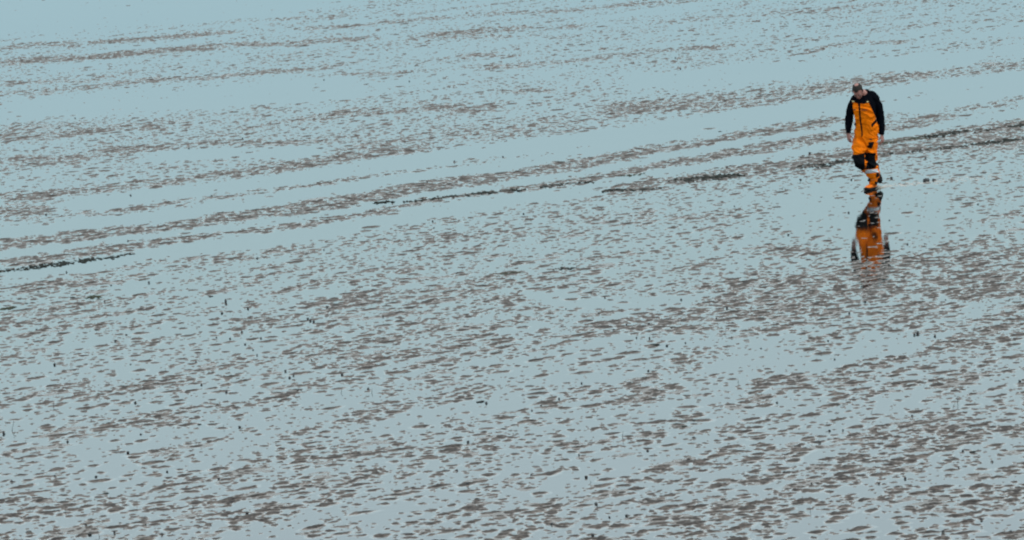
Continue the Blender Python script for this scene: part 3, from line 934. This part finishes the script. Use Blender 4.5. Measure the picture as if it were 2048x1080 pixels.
# body: one continuous surface under the clothes
bm = bmesh.new()
limb(bm, stations(TORSO, .90))
limb(bm, stations(ARM_L[:-1], .60) + [(P(1696.3, 266, -.03), .028, .026)])
limb(bm, stations(ARM_R[:-1], .58) + [(P(1763.7, 269, -.03), .028, .026)])
limb(bm, stations(LEG_ST, .70)); limb(bm, stations(LEG_SW, .70))
limb(bm, [(P(1713, 199, 0), .045, .045), (P(1731, 194, .02), .062, .062), (P(1746, 198, 0), .045, .045)])
limb(bm, [(P(1732, 191, .03), .066, .066), (P(1726, 186, -.03), .060, .062), (hp(0, -.03, -.05), .058, .060)])
_an = P(1745, 369, .03)
A1 = P(1745.5, 369, .03); A1.z = .103
TOE1, UP1 = Vector((-.72, -.80, 0)).normalized(), Vector((0, 0, 1))
A2 = P(1752.5, 338, .26)
TOE2, UP2 = Vector((.16, -.58, -.74)).normalized(), Vector((-.15, -.75, .55)).normalized()
limb(bm, [(P(1746, 358, .025), .040, .042), (A1 + UP1 * .03, .034, .036), (A1 - UP1 * .035, .030, .030), (A1 - UP1 * .045 + TOE1 * .06, .028, .020), (A1 - UP1 * .055 + TOE1 * .14, .026, .012)])
limb(bm, [(P(1748, 341, .17), .040, .042), (A2 + UP2 * .0, .030, .032), (A2 - UP2 * .035 + TOE2 * .03, .026, .022), (A2 - UP2 * .05 + TOE2 * .12, .024, .012)])
ellipsoid(bm, hp(0, -.012, .030), (.079, .100, .090), HR)
ellipsoid(bm, hp(0, .035, -.045), (.062, .066, .080), HR)
ellipsoid(bm, hp(0, .060, -.095), (.036, .036, .030), HR)            # chin
ellipsoid(bm, hp(0, .070, .022), (.058, .028, .034), HR)             # brow
limb(bm, [(hp(0, .092, .010), .010, .010), (hp(0, .108, -.020), .013, .013), (hp(0, .108, -.034), .017, .012)], 10, 3)   # nose
ellipsoid(bm, hp(0, .092, -.066), (.026, .012, .008), HR)            # lips
ellipsoid(bm, hp(0, .089, -.076), (.023, .012, .008), HR)
for s_ in (-1, 1):
    ellipsoid(bm, hp(s_ * .080, -.006, -.015), (.010, .020, .032), HR)
    ellipsoid(bm, hp(s_ * .033, .072, -.004), (.015, .012, .010), HR)
wl_, wr_ = P(1696.3, 267.0, -.03), P(1763.8, 269.5, -.03)
add_hand(bm, wl_, Vector((.10, -.08, -1)), Vector((.75, .62, .1)), Vector((.62, -.75, 0)))
add_hand(bm, wr_, Vector((.06, -.02, -1)), Vector((-.70, .70, .1)), Vector((-.70, -.70, 0)))
body_me = remeshed(bm, .0046, 2)
body_me.name = 'body'
body = link('body', body_me, SKIN, man)

# hair: short, with a bald crown
co, no = arrays(body_me)
Fq = faces_of(body_me)
c = co[Fq].mean(1)
inv = np.array(HR.transposed())
loc = (c - np.array(HC)) @ inv.T
lx, lf, lz = loc[:, 0], -loc[:, 1], loc[:, 2]
hairline = np.where(lf > .02, .052 + .02 * (lf > .05), np.where(lf > -.035, -.005 + .2 * np.clip(lf + .035, 0, .06), -.055))
bald = ((lx / .036) ** 2 + ((lf + .052) / .040) ** 2 < 1) & (lz > .05)
hairline = hairline + .022 * (vnoise3(loc[:, 0] * 60, loc[:, 1] * 60, loc[:, 2] * 60, 4) - .5) + .018 * (np.abs(lx) > .03) * (lf > .03)
sel = (np.linalg.norm(loc, axis=1) < .17) & (lz > hairline) & ~bald & (lf < .088) & (c[:, 2] > HC.z - .16)
hair = sub_mesh(body_me, sel, .0045, 'hair', HAIR, body, .006)
# glasses
bm = bmesh.new()
for s_ in (-1, 1):
    for k in range(16):
        a0, a1 = 2 * math.pi * k / 16, 2 * math.pi * (k + 1) / 16
        q0 = hp(s_ * .033 + .024 * math.cos(a0), .098 - .02 * abs(.033 + s_ * .024 * math.cos(a0)) , -.004 + .017 * math.sin(a0))
        q1 = hp(s_ * .033 + .024 * math.cos(a1), .098 - .02 * abs(.033 + s_ * .024 * math.cos(a1)) , -.004 + .017 * math.sin(a1))
        limb(bm, [(q0, .0028, .0028), (q1, .0028, .0028)], 5, 1)
    limb(bm, [(hp(s_ * .057, .095, .004), .0028, .0028), (hp(s_ * .079, .05, .004), .0028, .0028), (hp(s_ * .086, -.005, .002), .0028, .0028)], 5, 3)
limb(bm, [(hp(-.009, .10, 0), .0028, .0028), (hp(.009, .10, 0), .0028, .0028)], 5, 1)
me = bpy.data.meshes.new('glasses'); bm.to_mesh(me); bm.free()
link('glasses', me, GLASSM, body)
# eyes
for s_ in (-1, 1):
    bm = bmesh.new()
    ellipsoid(bm, hp(s_ * .033, .078, -.005), (.011, .009, .007), HR)
    me = bpy.data.meshes.new('eye'); bm.to_mesh(me); bm.free()
    link('eye', me, mat_plain('eye_white', (.55, .52, .5), .3), body)

# jersey
bm = bmesh.new()
limb(bm, stations(TORSO, .985, .004))
limb(bm, stations(ARM_L, 1.0)); limb(bm, stations(ARM_R, 1.0))
limb(bm, [(P(1711, 199, 0), .074, .076), (P(1722, 192.5, .02), .072, .075), (P(1733, 190, .03), .075, .075), (P(1743, 191.5, .02), .078, .078), (P(1749, 197, 0), .078, .08)])
limb(bm, [(P(1733, 191, .04), .082, .078), (P(1731, 187.5, .02), .076, .074)])
jer = remeshed(bm, .0065, 5)
displace(jer, .010, 7, 13, 21)
# open neck and cuffs: drop the faces that would close over them
jc, jn, jpx, jpy = face_px(jer)
nk = np.array(P(1729, 184.5, -.005))
drop = (np.linalg.norm((jc - nk) * np.array([1, 1, 1.6]), axis=1) < .060)
drop |= (jpy > 266.5) & (jpx < 1706) | (jpy > 269.5) & (jpx > 1757)
jersey = sub_mesh(jer, ~drop, 0, 'jersey', NAVY, man, .004)

# overalls
bm = bmesh.new()
limb(bm, stations(TORSO[:6], 1.0, .020))
limb(bm, stations(LEG_ST, 1.0)); limb(bm, stations(LEG_SW, 1.0))
ovr = remeshed(bm, .0055, 5)
displace(ovr, .030, 5, 10, 61)
displace(ovr, .011, 11, 24, 87)
oc, on, opx, opy = face_px(ovr)
BIB = [(1704.0,205.5),(1709,205.5),(1716,208),(1729,208),(1734,206),(1737.5,206),(1743,217),(1750,232),(1755,248),(1761,262),(1770,400),(1690,400),(1709,262),(1711,248),(1709,232),(1706,216)]
keepf = in_poly(opx, opy, BIB) & (on[:, 1] < .25) | (opy > 246) & (oc[:, 1] > -.3) & (opy > 250)
overalls = sub_mesh(ovr, keepf, 0, 'overalls', ORANGE, man, .006)

patch(ovr, [(1729,305),(1752,306.5),(1749.5,313),(1751,322),(1754,330),(1750.5,336),(1741,338.5),(1729.5,337.5)], 'knee_pad', BLACK, overalls, ymin=-.2)
patch(ovr, [(1696,308),(1706,309.5),(1717,309),(1728.5,305.5),(1730,338),(1712,345),(1700,330)], 'knee_pad', BLACK, overalls, facing=-.35, ymax=.0)
patch(ovr, [(1737,284.5),(1748.5,283.5),(1743.5,297.5),(1733.5,294),(1737.5,289)], 'thigh_pocket', BLACK, overalls)
patch(ovr, [(1742.5,248.5),(1752,238.5),(1755,241),(1746,252.5),(1743,254)], 'pocket_zip', BLACK, overalls, facing=-.2)
patch(ovr, [(1716.3,207),(1719.8,207),(1721.2,222),(1722.2,240),(1725.5,262),(1725.2,274),(1722.8,274),(1722.4,262),(1719.4,240),(1718,224)], 'front_zip', BLACK, overalls)
patch(ovr, [(1707,218),(1711.5,218.5),(1711.5,221),(1707,220.5)], 'chest_badge', BROWN_TRIM, overalls)
patch(ovr, [(1730,340),(1760,337.5),(1761,344),(1731,347)], 'reflective_band', BAND, overalls, off=.006, ymin=-.14, facing=-.8, ymax=.12)
patch(ovr, [(1736,356.5),(1741,356.5),(1741,363),(1736,363)], 'strap', BLACK, overalls, off=.008, facing=-.3, ymax=.12)
patch(ovr, [(1749.5,363),(1756,363),(1756,369),(1749.5,369)], 'strap', BLACK, overalls, off=.008, facing=-.6, ymax=.14)
patch(ovr, [(1752,347),(1758,345),(1758,353),(1752,355)], 'strap', BLACK, overalls, off=.008, facing=-.6, ymax=.14)
patch(ovr, [(1733.5,275.5),(1754,274.5),(1754,276),(1733.5,277)], 'pocket_flap', ORANGE, overalls, off=.012, thick=.014)
patch(ovr, [(1739,278),(1744,277.7),(1744,280),(1739,280)], 'pocket_badge', BROWN_TRIM, overalls)
patch(ovr, [(1709.5,246),(1712.5,246),(1712.5,251),(1709.5,251)], 'side_buckle', BLACK, overalls, off=.006, facing=-.6)
for poly in ([(1704.5,202),(1710,202.6),(1710,204.6),(1704.5,204)], [(1731.5,203),(1736.5,203.4),(1736.5,205.4),(1731.5,204.8)]):
    patch(jer, poly, 'strap_tab', TRIM, overalls, off=.026, thick=.01)

# chest lettering
fc = bpy.data.curves.new('lettering', 'FONT')
fc.body = 'RNLI'
fc.size = .044
fc.extrude = .002
fc.align_x = 'CENTER'; fc.align_y = 'CENTER'
fo = bpy.data.objects.new('tmp_text', fc); col.objects.link(fo)
dg = bpy.context.evaluated_depsgraph_get(); dg.update()
tme = bpy.data.meshes.new_from_object(fo.evaluated_get(dg))
bpy.data.objects.remove(fo)
dd = np.hypot(opx - 1728.5, opy - 219.5) + np.where(on[:, 1] < -.2, 0, 99)
ii = int(np.argmin(dd))
nrm = Vector(on[dd < 4].mean(0)).normalized()
lo_ = link('lettering', tme, BROWN_TRIM, overalls)
zax = nrm; xax = Vector((0, 0, 1)).cross(zax).normalized(); yax = zax.cross(xax)
mm_ = Matrix((xax, yax, zax)).transposed().to_4x4()
mm_.translation = Vector(oc[ii]) + nrm * .022
lo_.matrix_local = mm_

# boots
def boot(A, toe, up):
    """rubber boot round ankle A: shaft, foot and a separate dark sole."""
    toe, up = toe.normalized(), up.normalized()
    up = (up - up.dot(toe) * toe).normalized()
    side = toe.cross(up)
    q = lambda f, s, u: A + toe * f + side * s + up * u
    bm = bmesh.new()
    limb(bm, [(q(-.012, 0, .075), .056, .060), (q(-.01, 0, .03), .052, .056), (q(-.012, 0, -.03), .047, .056)], lat=side)
    limb(bm, [(q(-.055, 0, -.042), .038, .034), (q(0, 0, -.040), .042, .044), (q(.07, 0, -.048), .045, .038), (q(.135, 0, -.056), .049, .028), (q(.175, 0, -.060), .038, .022)], lat=side)
    me = remeshed(bm, .006, 4); me.name = 'boot'
    displace(me, .004, 9, 16, 31)
    b = link('boot', me, BOOTC, man)
    bm = bmesh.new()
    prof = [(-.105, .0), (-.095, .034), (-.05, .044), (.02, .042), (.08, .047), (.14, .054), (.19, .046), (.222, .022), (.230, 0)]
    outl = prof + [(f, -s) for f, s in prof[-2:0:-1]]
    lay = []
    for u, g in ((-.105, .94), (-.100, 1.0), (-.082, 1.0), (-.076, .95)):
        lay.append([bm.verts.new(q(.06 + (f - .06) * g, s * g, u + (.016 if f > .17 else 0) * (1 if u > -.09 else .6))) for f, s in outl])
    n = len(outl)
    for a, c_ in zip(lay, lay[1:]):
        for k in range(n):
            bm.faces.new((a[k], a[(k + 1) % n], c_[(k + 1) % n], c_[k]))
    bm.faces.new(lay[0][::-1]); bm.faces.new(lay[-1])
    # heel block
    bmesh.ops.recalc_face_normals(bm, faces=bm.faces)
    me = bpy.data.meshes.new('sole'); bm.to_mesh(me); bm.free()
    link('sole', me, RUBBER, b)
    # toe cap
    bm = bmesh.new()
    limb(bm, [(q(.165, 0, -.066), .044, .024), (q(.196, 0, -.070), .034, .020)], lat=side)
    me = bpy.data.meshes.new('toe_cap'); bm.to_mesh(me); bm.free()
    for p_ in me.polygons: p_.use_smooth = True
    link('toe_cap', me, RUBBER, b)
    return b
boot(A1, TOE1, UP1)
b2 = boot(A2, TOE2, UP2)
b2['label'] = 'dark boot lifted behind the standing leg'
b2.data.materials.clear(); b2.data.materials.append(RUBBER)  # upper of the lifted boot takes the dark sole colour instead of orange

# splash at the heel: small ragged drops and a broken ring of muddy water
r = np.random.default_rng(77)
vs, fs = [], []
for k in range(110):
    px = 1750 + abs(r.normal(0, 11)); py = 377.5 - r.uniform(-1, 1.5) - .12 * (px - 1752)
    g = ground(px, py)
    s = r.uniform(.004, .011)
    z = max(0, r.normal(.0, .02)) * (1 if px < 1762 else .1)
    b = len(vs)
    for dx, dy, dz in ((1.6, 0, 0), (-1.6, 0, 0), (0, 1, 0), (0, -1, 0), (0, 0, .9), (0, 0, -.9)):
        vs.append((g[0] + dx * s * r.uniform(.6, 1.3), g[1] + dy * s * r.uniform(.6, 1.3), z + dz * s * .6))
    for t in ((0, 2, 4), (2, 1, 4), (1, 3, 4), (3, 0, 4), (2, 0, 5), (1, 2, 5), (3, 1, 5), (0, 3, 5)):
        fs.append(tuple(b + i for i in t))
sp = link('splash', mesh_np('splash', np.array(vs), fs), SILT)
tag(sp, 'small muddy splash of water at the heel of the planted boot', 'splash', kind='stuff')
